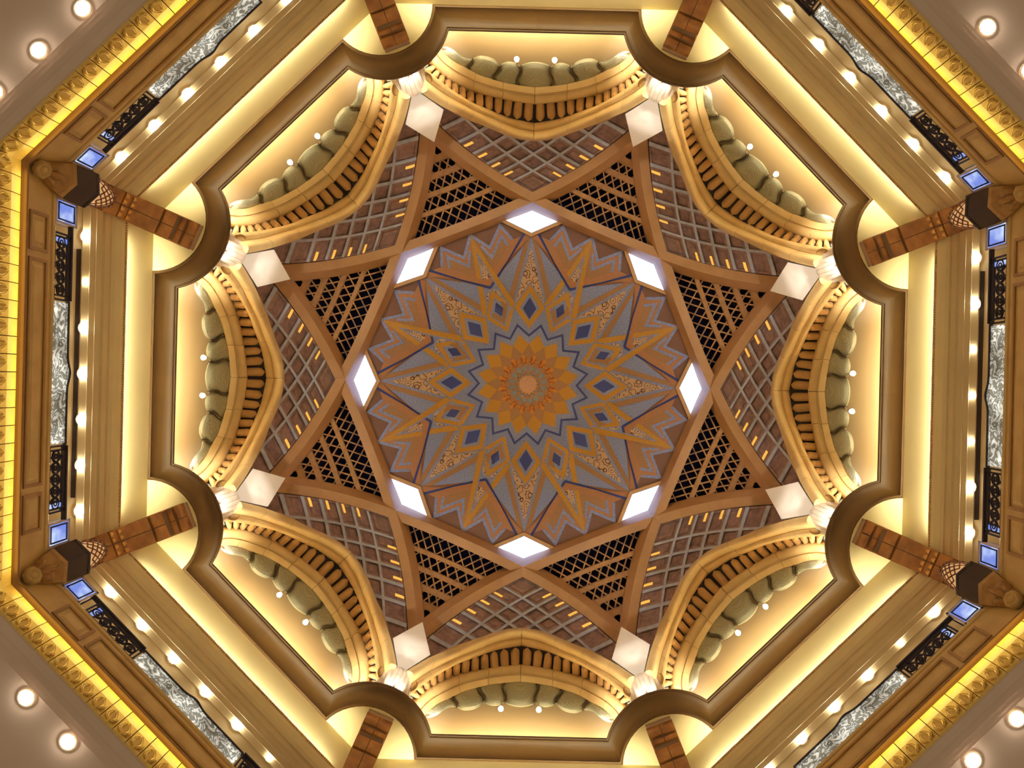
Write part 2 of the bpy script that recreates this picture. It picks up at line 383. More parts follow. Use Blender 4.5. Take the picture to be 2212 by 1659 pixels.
# ------------------------------------------------------------------ panelled parapet
def para_body():
    b = MB()
    rows = [(R0+0.3, H_FR+0.1), (R0, H_FR+0.1), (R0, H_FLOOR-0.16), (R0-0.04, H_FLOOR-0.14), (R0-0.06, H_FLOOR-0.06), (R0-0.03, H_FLOOR), (R0+0.3, H_FLOOR)]
    b.grid([[(R, s*R*T225, h) for R, h in rows] for s in (-1, 1)])
    return b.mesh('parapet')
def panel_frame(y0, y1):
    def f():
        b = MB(); z0, z1 = H_FR+0.34, H_FLOOR-0.36; x0, x1 = R0-0.05, R0+0.02; q = 0.09
        b.box(x0, x1, y0, y1, z0, z0+q); b.box(x0, x1, y0, y1, z1-q, z1); b.box(x0, x1, y0, y0+q, z0+q, z1-q); b.box(x0, x1, y1-q, y1, z0+q, z1-q)
        return b.mesh('panel_moulding')
    return f
def panel_field(y0, y1):
    def f():
        b = MB(); z0, z1 = H_FR+0.52, H_FLOOR-0.54
        b.add([(R0, y0+0.18, z0), (R0, y1-0.18, z0), (R0, y1-0.18, z1), (R0, y0+0.18, z1), (R0-0.04, y0+0.26, z0+0.07), (R0-0.04, y1-0.26, z0+0.07), (R0-0.04, y1-0.26, z1-0.07), (R0-0.04, y0+0.26, z1-0.07)],
              [(4,5,6,7),(0,1,5,4),(1,2,6,5),(2,3,7,6),(3,0,4,7)])
        return b.mesh('panel_field')
    return f
for i, (a, nm) in enumerate(SECT):
    t = thing('wall_parapet_'+nm.replace(' ', '_'), f'brown marble gallery parapet with recessed panels, {nm} of the photo', 'wall', a, (R0, 0, H_FR), kind='structure')
    part('parapet_body', cached('para', para_body), M_FASCIA, t)
    for k, (y0, y1) in enumerate([(-4.55, -3.45), (-3.25, 3.25), (3.45, 4.55)]):
        p = part('panel', cached('pf%d' % k, panel_field(y0, y1)), M_FASCIA, t)
        q = part('panel_moulding', cached('pm%d' % k, panel_frame(y0, y1)), M_FASCIA2, p); q.location = (0, 0, 0)

# ------------------------------------------------------------------ ochre cornice with round corner bays
CC = RW/C225                                     # corner vertex of the drum wall
CR = CC - 770*H_COR/F                            # radius of the round bays at the lower lip
def outline(o, n=18):
    pts = []
    for k in range(8):
        ca = 22.5+45*k
        rr = CR+o; Lh = math.sqrt(rr*rr-o*o); de = math.degrees(math.atan2(o, Lh))
        # walk counter clockwise: arrive from the sector before, so the arc runs 247.5-de -> 112.5+de
        for j in range(n+1):
            an = (247.5-de) + (112.5+de-247.5+de)*j/n
            p = (CC+rr*math.cos(RAD(an)), rr*math.sin(RAD(an)), 0)
            pts.append(rot(p, ca))
    return pts
dO = RW - 760*(H_COR+0.9)/F
prof = [(-0.02, 0.0), (0.05, -0.03), (0.09, 0.0), (0.09, 0.08)]
for j in range(9):
    q = j/8*PI/2; prof.append((0.09+(dO-0.16)*(1-math.cos(q)), 0.08+0.62*math.sin(q)))
prof += [(dO-0.05, 0.72), (dO-0.05, 0.78), (dO, 0.80), (dO, 0.93), (dO-0.05, 0.95)]
H_LEDGE2 = H_COR+0.95
def cornice_seg(k):
    # one run: straight from the middle of sector k to the middle of sector k+1, with the round bay between them
    b = MB(); rows = []
    n = 18
    for o, h in prof:
        pts = outline(o, n)
        c = pts[k*(n+1):(k+1)*(n+1)]
        ap = RW-o
        a0, a1 = 45*k, 45*(k+1)
        row = [rot((ap, 0, 0), a0)] + c + [rot((ap, 0, 0), a1)]
        rows.append([(x, y, H_COR+h) for x, y, z in row])
    b.grid(rows)
    # ledge on top, back to the niche wall
    top = rows[-1]; m = len(top)
    back = [rot((RN+0.2, 0, 0), 45*k)] + [rot(((RN+0.2)/C225, 0, 0), 22.5+45*k)]*(m-2) + [rot((RN+0.2, 0, 0), 45*(k+1))]
    b.grid([top, [(x, y, H_LEDGE2) for x, y, z in back]])
    return b.mesh('cornice')
def bay_soffit(k):
    b = MB(); pts = outline(0.0, 18)[k*19:(k+1)*19]
    c = rot((CC+0.4, 0, 0), 22.5+45*k)
    b.add([(c[0], c[1], H_COR)]+[(x, y, H_COR) for x, y, z in pts], [(0, j+1, j+2) for j in range(18)])
    return b.mesh('bay_soffit')
for k, (ca, nm) in enumerate(CORN):
    t = thing('trim_%d' % (k+17), f'ochre cornice with a round bay, {nm} of the photo', 'cornice', ca, (CC, 0, H_COR), kind='structure')
    inv = -ca
    def rl(me, inv=inv):
        me.transform(Matrix.Rotation(RAD(inv), 4, 'Z')); return me
    part('moulding', smooth(rl(cornice_seg(k)), 50), M_FRAME, t)
    part('bay_soffit', rl(bay_soffit(k)), M_CREAM, t)

# ------------------------------------------------------------------ pointed arches
RA, RB, RC, RD = 14.20*S, 13.50*S, 12.70*S, 12.0*S
RAIL = {'A': (RA, [(643,0),(646,35),(652,70),(663,111),(678,144),(696,177),(718,203),(760,220),(800,231)]),
        'B': (RB, [(605,0),(609,35),(615,72),(630,136),(657,192),(690,228),(720,245),(762,262)]),
        'C': (RC, [(563,0),(570,38),(577,61),(594,103),(608,137),(631,176),(656,211),(681,240)]),
        'D': (RD, [(525,0),(530,36),(540,68),(563,124),(585,174),(598,202),(624,243)]),
        'E': (RB, [(605,0),(609,35),(615,72),(630,136),(657,192),(688,226)])}
def catmull(P, u):
    n = len(P)-1; x = min(max(u, 0), 1)*n; i = min(int(x), n-1); f = x-i
    g = lambda k: P[k] if 0 <= k <= n else (tuple(2*a-b for a, b in zip(P[0], P[1])) if k < 0 else tuple(2*a-b for a, b in zip(P[n], P[n-1])))
    p0, p1, p2, p3 = g(i-1), g(i), g(i+1), g(i+2)
    return tuple(0.5*(2*b+(c-a)*f+(2*a-5*b+4*c-d)*f*f+(3*b-a-3*c+d)*f**3) for a, b, c, d in zip(p0, p1, p2, p3))
DENSE = {}
for k, (R, P) in RAIL.items():
    Q = [W(r, t, R) for r, t in P]
    pts = [Vector(catmull(Q, i/200)) for i in range(201)]
    L = [0]
    for i in range(200): L.append(L[-1]+(pts[i+1]-pts[i]).length)
    DENSE[k] = (pts, L)
def rail(k, u):                       # u in [-1,1], 0 = apex
    pts, L = DENSE[k]; x = abs(u)*L[-1]
    lo, hi = 0, 200
    while hi-lo > 1:
        m = (lo+hi)//2
        if L[m] <= x: lo = m
        else: hi = m
    f = (x-L[lo])/max(1e-9, L[hi]-L[lo]); p = pts[lo].lerp(pts[hi], f)
    return Vector((p.x, p.y if u >= 0 else -p.y, p.z))
def arch_section(k0, k1, u, prof, back):
    a, c = rail(k0, u), rail(k1, u)
    e = 0.004; tg = (rail(k0, u+e)-rail(k0, u-e)).normalized() if abs(u) > e else Vector((0, 1, 0))
    d = (c-a).normalized(); n = tg.cross(d).normalized()
    ctr = Vector(((a.x+c.x)/2, 0, 30.0)) - (a+c)/2
    if n.dot(ctr) < 0: n = -n
    out = [a.lerp(c, v)+n*w for v, w in prof]
    out += [c-n*back, a-n*back]
    return out
PROF_AB = [(0,0),(0.04,0.03),(0.40,0.05),(0.42,-0.03),(0.48,-0.03)] + [(0.48+0.52*(0.5-0.5*math.cos(PI*j/7)), 0.16*math.sin(PI*j/7)-0.01) for j in range(8)]
PROF_CD = [(0, -0.05)] + [(0.02+0.36*j/6, 0.02+0.12*math.sin(PI*j/6)) for j in range(7)] + [(0.40, 0.0)] + [(0.42+0.56*j/9, 0.01+0.26*math.sin(PI*j/9)**0.85) for j in range(10)] + [(1.0, 0.0)]
def voussoir(k0, k1, u0, u1, prof, back):
    def f():
        b = MB(); n = max(3, int(abs(u1-u0)*40))
        g = 0.0012
        b.sweep([arch_section(k0, k1, (u0+g)+(u1-u0-2*g)*i/n, prof, back) for i in range(n+1)])
        return smooth(b.mesh('voussoir'), 35)
    return f
NFL = 13
def flute(i):
    def f():
        b = MB(); uc = (i+0.5)/NFL*0.985; hw = 0.5/NFL*0.79; n = 8
        rows = []
        a, c = rail('E', uc), rail('C', uc); e = 0.004
        tg = (rail('E', uc+e)-rail('E', uc-e)).normalized(); d = (c-a).normalized(); nn = tg.cross(d).normalized()
        if nn.dot(Vector(((a.x+c.x)/2, 0, 30.0))-(a+c)/2) < 0: nn = -nn
        wid = (rail('E', uc+hw)-rail('E', uc-hw)).length/2
        ln = (c-a).length
        for j in range(n+1):
            v = -0.12+1.04*j/n
            vv = max(0.0, (v*ln-(0.90*ln-wid))/wid) if ln > wid else 0
            k = math.sqrt(max(0.02, 1-min(1, vv)**2))
            row = []
            for q in range(7):
                an = PI*q/6
                hx = math.cos(an)*hw*k
                p = rail('E', uc+hx).lerp(rail('C', uc+hx), min(v, 0.92))
                row.append(p+nn*(math.sin(an)*wid*0.75*k-0.10))
            rows.append(row)
        b.grid(rows)
        return smooth(b.mesh('flute'), 60)
    return f
def mirror(me):
    m = me.copy(); m.transform(Matrix.Scale(-1, 4, (0, 1, 0))); m.flip_normals(); return m
def backing():  # sheet that puts shade between the flutes by its colour
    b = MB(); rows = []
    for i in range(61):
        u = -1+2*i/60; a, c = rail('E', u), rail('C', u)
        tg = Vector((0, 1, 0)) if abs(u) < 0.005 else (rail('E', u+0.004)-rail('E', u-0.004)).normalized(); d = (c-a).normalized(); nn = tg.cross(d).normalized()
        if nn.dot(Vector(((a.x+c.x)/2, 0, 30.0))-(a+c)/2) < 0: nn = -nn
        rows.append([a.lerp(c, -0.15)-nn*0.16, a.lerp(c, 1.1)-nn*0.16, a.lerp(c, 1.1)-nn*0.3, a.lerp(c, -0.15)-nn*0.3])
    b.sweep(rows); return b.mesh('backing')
JA = [0, 0.17, 0.34, 0.52, 0.68, 0.82, 1.0]; JD = [0, 0.28, 0.54, 0.78, 1.0]
for i, (a, nm) in enumerate(SECT):
    t = thing('pointed_arch', f'honey stone pointed arch with fluted soffit at the {nm} of the photo', 'arch', a, (RC, 0, H_LEDGE2), 'pointed arches round the drum')
    for J, k0, k1, pf, bk in ((JA, 'A', 'B', PROF_AB, 0.35), (JD, 'C', 'D', PROF_CD, 0.35)):
        for j in range(len(J)-1):
            for s in (1, -1):
                u0, u1 = (J[j], J[j+1]) if s > 0 else (-J[j+1], -J[j])
                part('voussoir', cached(('v', k0, u0), voussoir(k0, k1, u0, u1, pf, bk)), M_ARCH, t)
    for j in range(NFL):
        me = cached(('fl', j), flute(j)); setmat(me, M_FLUTE_SHADE)
        part('flute', me, M_FLUTE_SHADE, t); part('flute', cached(('flm', j), lambda: mirror(me)), M_FLUTE_SHADE, t)
    part('dark_sheet', cached('backing', backing), M_DARK, t, label='near-black sheet behind the flutes, shade in its colour')

# wall mass that carries the arches at the corners
def pier():
    b = MB(); b.prism([(14.12, -0.5), (14.75, -0.95), (15.3, -1.55), (16.6, -1.8), (16.6, 1.8), (15.3, 1.55), (14.75, 0.95), (14.12, 0.5)], H_LEDGE2-0.02, 38.6)
    return b.mesh('pier')
for k, (ca, nm) in enumerate(CORN):
    solo('wall_pier_%d' % (k+1), cached('pier', pier), M_ARCH, f'stone pier between two arches, {nm} of the photo', 'pier', ca, kind='structure')
# fluted half columns
COLC, COLR, COLX = 14.02, 0.72, 0.72
def col_flute(i, n=9):
    def f():
        b = MB(); a = PI + RAD(-78+156*(i+0.5)/n); w = COLR*RAD(156/n)*0.5
        rows = []
        for z, k in ((H_LEDGE2-0.02, 0.94), (32.6, 0.97), (33.5, 1.0), (34.2, 1.03), (34.52, 1.06), (34.64, 1.0), (34.66, 0.7)):
            row = []
            for q in range(7):
                an = PI*q/6
                rr = COLR*k-0.02+math.sin(an)*w*0.8; ta = a+math.cos(an)*RAD(156/n)*0.5
                row.append((COLC+COLX*rr*math.cos(ta), rr*math.sin(ta), z))
            rows.append(row)
        b.grid(rows); return smooth(b.mesh('flute'), 60)
    return f
def col_core():
    b = MB(); b.lathe([(COLR*0.96, H_LEDGE2-0.02), (COLR*0.98, 34.6), (0.01, 34.66)], (0, 0, 0), 24)
    b.v = [(COLC+COLX*x, y, z) for x, y, z in b.v]; return smooth(b.mesh('core'))
def col_leaf(s):  # leaf in the darkened stone, shadow lines put into its colour
    b = MB()
    for s in (s,):
        rows = []
        for j in range(7):
            v = j/6; p = Vector((COLC-0.25-0.10*v, s*(COLR*0.88+0.05+0.16*math.sin(v*PI*0.8)), 33.35+0.95*v)); w = 0.15*math.sin(PI*(0.1+0.85*v))
            rows.append([(p.x-0.03, p.y, p.z), (p.x+w, p.y+s*0.02, p.z), (p.x+w, p.y+s*0.08, p.z), (p.x-0.03, p.y+s*0.07, p.z)])
        b.sweep(rows)
    return b.mesh('curled_leaf')
def kite():
    b = MB()
    P = [(13.86, 0, 34.75), (13.30, 0.95, 36.95), (12.75, 0, 39.09), (13.30, -0.95, 36.95)]
    n = Vector((1, 0, 0.256)).normalized()*0.2
    b.sweep([P, [tuple(Vector(p)+n) for p in P]])
    return b.mesh('marble_panel')
for k, (ca, nm) in enumerate(CORN):
    t = thing('fluted_column', f'white fluted half column above the cornice bay, {nm} of the photo', 'column', ca, (COLC, 0, H_LEDGE2), 'fluted half columns between the arches', kind='thing')
    part('core', cached('core', col_core), M_COLUMN, t)
    for j in range(9): part('flute', cached(('cf', j), col_flute(j)), M_COLUMN, t)
    for s in (-1, 1): part('curled_leaf', cached(('cleaf', s), lambda: col_leaf(s)), M_FLUTE_SHADE, t)
    solo('marble_panel', cached('kite', kite), M_MARBLE, f'white marble kite panel below the ribs, {nm} of the photo', 'panel', ca, group='marble kite panels')

# ------------------------------------------------------------------ etched glass petals in the arches, with bulbs
LIP = [(643,0),(646,35),(652,70),(663,111),(678,144),(696,177),(718,203)]
def lip_at(t):
    t = abs(t)
    for (r0, t0), (r1, t1) in zip(LIP, LIP[1:]):
        if t <= t1: return r0+(r1-r0)*(t-t0)/(t1-t0)
    return LIP[-1][0]
RP = RA+0.12
BL = [(34, 34), (88, 78), (143, 139), (199, 201)]      # (t on lip, t on lower edge) of the joints
LOW = {0: [(-34,686),(-20,692),(0,695),(20,692),(34,686)],
       1: [(35.5,686),(45,692),(57,694),(70,691),(77,686)],
       2: [(79.5,687),(88,697),(105,704),(122,705),(132,701),(138,697)],
       3: [(140.5,698),(150,699),(162,704),(175,715),(186,721),(196,723),(201,721)]}
def low_at(P, s):
    n = len(P)-1; q = catmull([(p[0], p[1], 0) for p in P], s); return q
def petal(i):
    def f():
        b = MB(); rows = []; P = LOW[i]; nu, nv = 14, 8
        tl0, tl1 = (-34, 34) if i == 0 else (BL[i-1][0]+1.5, BL[i][0]-1.0)
        front, backr = [], []
        for iu in range(nu+1):
            s = iu/nu; tl = tl0+(tl1-tl0)*s; lo = low_at(P, s); rl_ = lip_at(tl)-3
            row = []; rb = []
            for iv in range(nv+1):
                v = iv/nv; t = tl+(lo[0]-tl)*v; r = rl_+(lo[1]-rl_)*v
                sw = 4.0*math.sin(2*PI*v)
                if i == 0: t += sw*(2*s-1)
                else: t += sw
                bu = 0.20*math.sin(PI*s)**0.6*math.sin(PI*min(1, 0.15+0.85*v))**0.6 if 0 < s < 1 else 0
                p = W(r, t, RP-bu); row.append(p); rb.append((p[0]+0.05, p[1], p[2]))
            front.append(row); backr.append(rb)
        b.grid(front); b.grid(backr)
        edge = [front[0], backr[0]]; b.grid(edge); b.grid([front[-1], backr[-1]])
        b.grid([[r[0] for r in front], [r[0] for r in backr]]); b.grid([[r[-1] for r in front], [r[-1] for r in backr]])
        return smooth(b.mesh('petal'), 50)
    return f
def came(i):
    def f():
        b = MB(); rows = []
        for iv in range(11):
            v = iv/10; tl, tlo = BL[i]; t = tl+(tlo-tl)*v + 4.0*math.sin(2*PI*v); rl_ = lip_at(tl)-3; lo = LOW[i][-1][1]+1
            r = rl_+(lo-rl_)*v; p = Vector(W(r, t, RP-0.12)); w = 0.035
            rows.append([(p.x-0.02, p.y-w, p.z), (p.x-0.02, p.y+w, p.z), (p.x+0.12, p.y+w, p.z), (p.x+0.12, p.y-w, p.z)])
        b.sweep(rows); return b.mesh('lead_strip')
    return f
M_CAME = mat('dark_lead', (70, 58, 40), 0.5)
for i, (a, nm) in enumerate(SECT):
    t = thing('glass_valance', f'scalloped olive glass valance in the {nm} arch of the photo', 'glass valance', a, (RP, 0, 34.5), 'glass valances in the arches')
    part('petal', cached(('pt', 0), petal(0)), M_PETAL, t)
    for j in (1, 2, 3):
        me = cached(('pt', j), petal(j)); setmat(me, M_PETAL)
        part('petal', me, M_PETAL, t); part('petal', cached(('ptm', j), lambda: mirror(me)), M_PETAL, t)
    for j in (0, 1, 2):
        me = cached(('cm', j), came(j)); setmat(me, M_CAME)
        part('lead_strip', me, M_CAME, t); part('lead_strip', cached(('cmm', j), lambda: mirror(me)), M_CAME, t)
def bulb_lens():
    b = MB(); b.lathe([(0.001, -0.13), (0.08, -0.10), (0.115, -0.02), (0.10, 0.06), (0.06, 0.11)], n=12); return smooth(b.mesh('bulb'))
def bulb_cup():
    b = MB(); b.lathe([(0.06, 0.11), (0.10, 0.12), (0.09, 0.24), (0.03, 0.30), (0.02, 0.85), (0.001, 0.86)], n=12); return smooth(b.mesh('holder'))
for i, (a, nm) in enumerate(SECT):
    for s in (-1, 1):
        p = W(702, 41*s, RP-0.32)
        side = {1: 'clockwise', -1: 'anticlockwise'}[s]
        t = thing('pendant_bulb', f'bright bare bulb below the {nm} glass valance, {side} of its middle', 'lamp', a, p, 'bulbs below the glass valances')
        o = part('bulb', cached('bulb', bulb_lens), M_BULB, t); o.location = (0, 0, 0)
        o = part('holder', cached('bulbcup', bulb_cup), M_TRIM, t); o.location = (0, 0, 0)

# ------------------------------------------------------------------ dome ribs
def hdome(rho2):                       # rho squared -> height (scaled)
    s2 = rho2/(S*S)-9.32**2
    return S*(43.3-0.022*s2-0.000567*s2*abs(s2))
def rib(par):
    def f():
        b = MB(); rows = []; n = 40; e = 9.15*S
        for i in range(n+1):
            s = -e+2*e*i/n
            s0 = s/S; h = S*(43.3-0.022*s0*s0-0.000567*s0**4) + (0.03 if par else 0.0)
            d1, d2 = 9.08*S, 9.57*S
            rows.append([(d1, s, h), (d2, s, h), (d2, s, h+0.75), (d1-0.19, s, h+1.30), (d1-0.19, s, h+1.08)])
        b.sweep(rows); return b.mesh('rib')
    return f
for k, (ca, nm) in enumerate(CORN):
    solo('dome_rib', cached(('rib', k % 2), rib(k % 2)), M_RIB, f'broad brown dome rib, middle toward the {nm} of the photo', 'rib', ca, group='interlaced dome ribs')

# ------------------------------------------------------------------ coffered vaults
NL = [v*S for v in (0.27, 1.05, 1.60, 2.10, 2.60, 3.10, 3.60, 4.10)]
def nxy(na, nb):
    return ((na+nb+2*D0)/(2*C225), (nb-na)/(2*S225))
def cpt(na, nb, dz):
    x, y = nxy(na, nb); return (x, y, hdome(x*x+y*y)+dz)
def xlim(y): return 12.95+0.13*max(0.0, abs(y)-0.8)
def coffer(i, j):
    def f():
        b = MB()
        a0, a1, b0, b1 = NL[i], NL[i+1], NL[j], NL[j+1]
        def ring(q, dz): return [cpt(a0+q, b0+q, dz), cpt(a1-q, b0+q, dz), cpt(a1-q, b1-q, dz), cpt(a0+q, b1-q, dz)]
        A, B_, C_, D_ = ring(0.0, 0.42), ring(0.09*S, 0.42), ring(0.13*S, 0.56), ring(0.0, 0.66)
        b.add(A+B_+C_, [(0,1,5,4),(1,2,6,5),(2,3,7,6),(3,0,4,7),(4,5,9,8),(5,6,10,9),(6,7,11,10),(7,4,8,11),(8,9,10,11)])
        return b.mesh('coffer_panel')
    return f
def cbar(i, fam):
    def f():
        b = MB(); rows = []
        n0 = NL[i]; w = 0.04
        for q in range(25):
            m = NL[0]+(NL[-1]-NL[0])*q/24
            if nxy(n0, m)[0] > xlim(nxy(n0, m)[1]): break
            pts = []
            for dn, dz in ((-w, 0.26), (w, 0.26), (w, 0.46), (-w, 0.46)):
                pts.append(cpt(n0+dn, m, dz) if fam == 0 else cpt(m, n0+dn, dz))
            rows.append(pts)
        if len(rows) < 2: return None
        b.sweep(rows); return b.mesh('coffer_bar')
    return f
def glint_strip(i, fam):  # emissive strip painted in as a glint, not a fixture
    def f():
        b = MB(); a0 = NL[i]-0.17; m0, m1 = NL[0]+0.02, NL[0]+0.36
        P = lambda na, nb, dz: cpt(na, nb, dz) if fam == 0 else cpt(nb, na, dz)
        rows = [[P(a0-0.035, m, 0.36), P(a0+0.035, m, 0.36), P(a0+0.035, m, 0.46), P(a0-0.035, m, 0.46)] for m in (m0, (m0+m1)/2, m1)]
        b.sweep(rows); return b.mesh('painted_glint')
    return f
def vault_back():
    b = MB(); rows = []
    for i in range(25):
        na = -0.1+(NL[-1]+0.3)*i/24
        rows.append([cpt(na, -0.1+(NL[-1]+0.3)*j/24, 0.75) for j in range(25)])
    b.grid(rows)
    b.f = [f for f in b.f if all(b.v[q][0] < xlim(b.v[q][1])+0.15 for q in f)]
    return b.mesh('backing')
for k, (a, nm) in enumerate(SECT):
    t = thing('coffered_vault', f'dim bronze coffered vault above the {nm} arch of the photo', 'vault', a, (12.2, 0, 38.5), 'coffered vaults between the ribs')
    part('backing', cached('vback', vault_back), M_SHELL, t)
    for i in range(7):
        for j in range(7):
            x, y = nxy((NL[i]+NL[i+1])/2, (NL[j]+NL[j+1])/2)
            if x < xlim(y)+0.05 and abs(y) < 5.8*S:
                part('coffer_panel', cached(('cof', i, j), coffer(i, j)), M_COFFER, t)
    for i in range(1, 8):
        for fam in (0, 1):
            me = cached(('cb', i, fam), cbar(i, fam))
            if me: part('coffer_bar', me, M_BAR, t)
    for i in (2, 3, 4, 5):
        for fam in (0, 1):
            part('painted_glint', cached(('acc', i, fam), glint_strip(i, fam)), M_GLINT, t, label='small warm painted glint beside the rib')

# ------------------------------------------------------------------ lattice windows
def solve_x(r, dz):                    # radial distance (corner frame axis) seen at pixel radius r on the dome surface + dz
    lo, hi = 6.0, 14.5
    for _ in range(50):
        m = (lo+hi)/2
        if F*m/(hdome(m*m)+dz) < r: lo = m
        else: hi = m
    return lo
DZL = 0.85
XT = 13.3*1.0
XK = [XT] + [solve_x(r, DZL) for r in (526, 492, 456, 420, 380)]
XK[0] = solve_x(561, DZL)
XTIP = XK[0] + 0.05
def lpt(x, y, dz): return (x, y, hdome(x*x+y*y)+dz)
def tbar(k):
    def f():
        b = MB(); x = XK[k]; yb = XTIP-x+0.25; w = 0.10; rows = []
        for q in range(9):
            y = -yb+2*yb*q/8
            rows.append([lpt(x-w, y, DZL-0.08), lpt(x+w, y, DZL-0.08), lpt(x+w, y, DZL+0.12), lpt(x-w, y, DZL+0.12)])
        b.sweep(rows); return b.mesh('thick_bar')
    return f
def thin(u, s):
    def f():
        b = MB(); i = int(u); x0 = XK[i]+(XK[i+1]-XK[i])*(u-i); y0 = XTIP-x0
        ln = x0-XK[5]+0.25; w = 0.022; rows = []
        x0 += 0.15; y0 += 0.15; ln += 0.15
        for q in range(9):
            d = ln*q/8; x, y = x0-d, y0-d
            rows.append([lpt(x+w, s*(y-w), DZL), lpt(x-w, s*(y+w), DZL), lpt(x-w, s*(y+w), DZL+0.12), lpt(x+w, s*(y-w), DZL+0.12)])
        b.sweep(rows); return b.mesh('thin_bar')
    return f
def lpane():
    b = MB(); rows = []
    for i in range(9):
        x = XTIP+0.3-(XTIP+0.3-XK[5]+0.4)*i/8; yb = XTIP-x+0.5
        rows.append([lpt(x, -yb+2*yb*j/8, DZL+0.45) for j in range(9)])
    b.grid(rows); return b.mesh('pane')
for k, (ca, nm) in enumerate(CORN):
    t = thing('window_%d' % (k+1), f'dark triangular lattice window, {nm} of the photo', 'window', ca, (11.5, 0, 41), kind='structure')
    part('pane', cached('lpane', lpane), M_NAVY, t)
    for j in (1, 2, 3, 4): part('thick_bar', cached(('tb', j), tbar(j)), M_LATT, t)
    for q in range(1, 10):
        for s in (-1, 1): part('thin_bar', cached(('th', q, s), thin(q/2, s)), M_LATT, t)

# ------------------------------------------------------------------ painted crown of the dome
def pp(r, t): return (r*PX, t*PX)
crown = thing('ceiling_crown', 'painted star ceiling at the crown of the dome', 'ceiling', 0, (0, 0, H_PANEL), kind='structure')
b = MB(); b.prism([(9.15*S/C225*math.cos(RAD(45*k)), 9.15*S/C225*math.sin(RAD(45*k))) for k in range(8)], H_PANEL, H_PANEL+0.3)
part('octagon_field', b.mesh('octagon'), P_GREY, crown)
LAY = 0.006
def kt(rho, da, k=22.5):                # polar about the axis, angle in degrees from the sector axis
    return (rho*math.cos(RAD(da)), rho*math.sin(RAD(da)))
def inlay(key, pts, m, layer, angs, name):
    """pts in pixel units (r along the axis, t across)"""
    def f():
        b = MB(); b.prism([pp(*p) for p in pts], H_PANEL-LAY*layer, H_PANEL+0.002); return b.mesh(name)
    me = cached(('inlay', key), f)
    for a in angs:
        o = part(name, me, m, crown); o.rotation_euler = (0, 0, RAD(a))
AX = [45*k for k in range(8)]
def strip(p, q, w0, w1=None):
    w1 = w0 if w1 is None else w1
    dx, dy = q[0]-p[0], q[1]-p[1]; l = math.hypot(dx, dy); nx, ny = -dy/l, dx/l
    return [(p[0]+nx*w0, p[1]+ny*w0), (q[0]+nx*w1, q[1]+ny*w1), (q[0]-nx*w1, q[1]-ny*w1), (p[0]-nx*w0, p[1]-ny*w0)]
def polystrip(P, w):
    """constant half width ribbon along a polyline -> polygon"""
    L_, R_ = [], []
    n = len(P)
    for i in range(n):
        if i == 0: d0 = d1 = (P[1][0]-P[0][0], P[1][1]-P[0][1])
        elif i == n-1: d0 = d1 = (P[i][0]-P[i-1][0], P[i][1]-P[i-1][1])
        else: d0 = (P[i][0]-P[i-1][0], P[i][1]-P[i-1][1]); d1 = (P[i+1][0]-P[i][0], P[i+1][1]-P[i][1])
        l0, l1 = math.hypot(*d0), math.hypot(*d1)
        n0 = (-d0[1]/l0, d0[0]/l0); n1 = (-d1[1]/l1, d1[0]/l1)
        m = (n0[0]+n1[0], n0[1]+n1[1]); ml = math.hypot(*m); m = (m[0]/ml, m[1]/ml); c = m[0]*n0[0]+m[1]*n0[1]
        k = w/max(0.35, c)
        L_.append((P[i][0]+m[0]*k, P[i][1]+m[1]*k)); R_.append((P[i][0]-m[0]*k, P[i][1]-m[1]*k))
    return L_+R_[::-1]
def mir(P): return [(r, -t) for r, t in P]
def spin(p, da):
    c, s = math.cos(RAD(da)), math.sin(RAD(da)); return (p[0]*c-p[1]*s, p[0]*s+p[1]*c)
# every K piece is given about the K axis (22.5 deg): points spun by -22.5 from axis-frame measures
KX = [22.5+45*k for k in range(8)]
def toK(p): return spin(p, -22.5)       # measure taken with t positive, axis frame -> K frame
Aj = toK((326, 15)); Vj = (224, 0)
Am = (Aj[0], -Aj[1])
z1, z2, z3, z4 = toK((312, 41)), toK((342, 68)), toK((293, 89)), (345, 0)
y1, y2, y3, y4 = toK((299, 50)), toK((319, 65)), toK((272, 84)), toK((296, 108))
sym = lambda P: P + [(r, -t) for r, t in P[::-1] if abs(t) > 1e-6]
E1 = toK((352, 30)); E2 = toK((362, 75))
inlay('umber', sym([Vj, Aj, E1, (362, E2[1]), (362, 0)][::1])[:0] or [Vj, Aj, E1, (360, E1[1]), (360, -E1[1]), (E1[0], -E1[1]), Am], P_BROWN, 1, KX, 'umber_field')
inlay('salmon', [(232, 0), (Aj[0]-4, Aj[1]-9), z1, z2, z3, z4, (z3[0], -z3[1]), (z2[0], -z2[1]), (z1[0], -z1[1]), (Aj[0]-4, -(Aj[1]-9))], P_SALMON, 2, KX, 'salmon_crown')
for sg in (1, -1):
    q = lambda p: (p[0], sg*p[1])
    inlay(('ol', sg), [q(y1), q(y2), q(y3), q(y4), (262, 0), q(toK((255, 72)))], P_OLIVE, 3, KX, 'olive_field')
    inlay(('zo', sg), polystrip([q(z1), q(z2), q(z3), q((z4[0], z4[1]))], 3.0), P_GREY, 4, KX, 'silver_zigzag')
    inlay(('zi', sg), polystrip([q(y1), q(y2), q(y3), q(y4)], 2.7), P_GREY, 4, KX, 'silver_zigzag')
    # floral lozenge halves are one piece, built below
    base = (Vj, Aj)
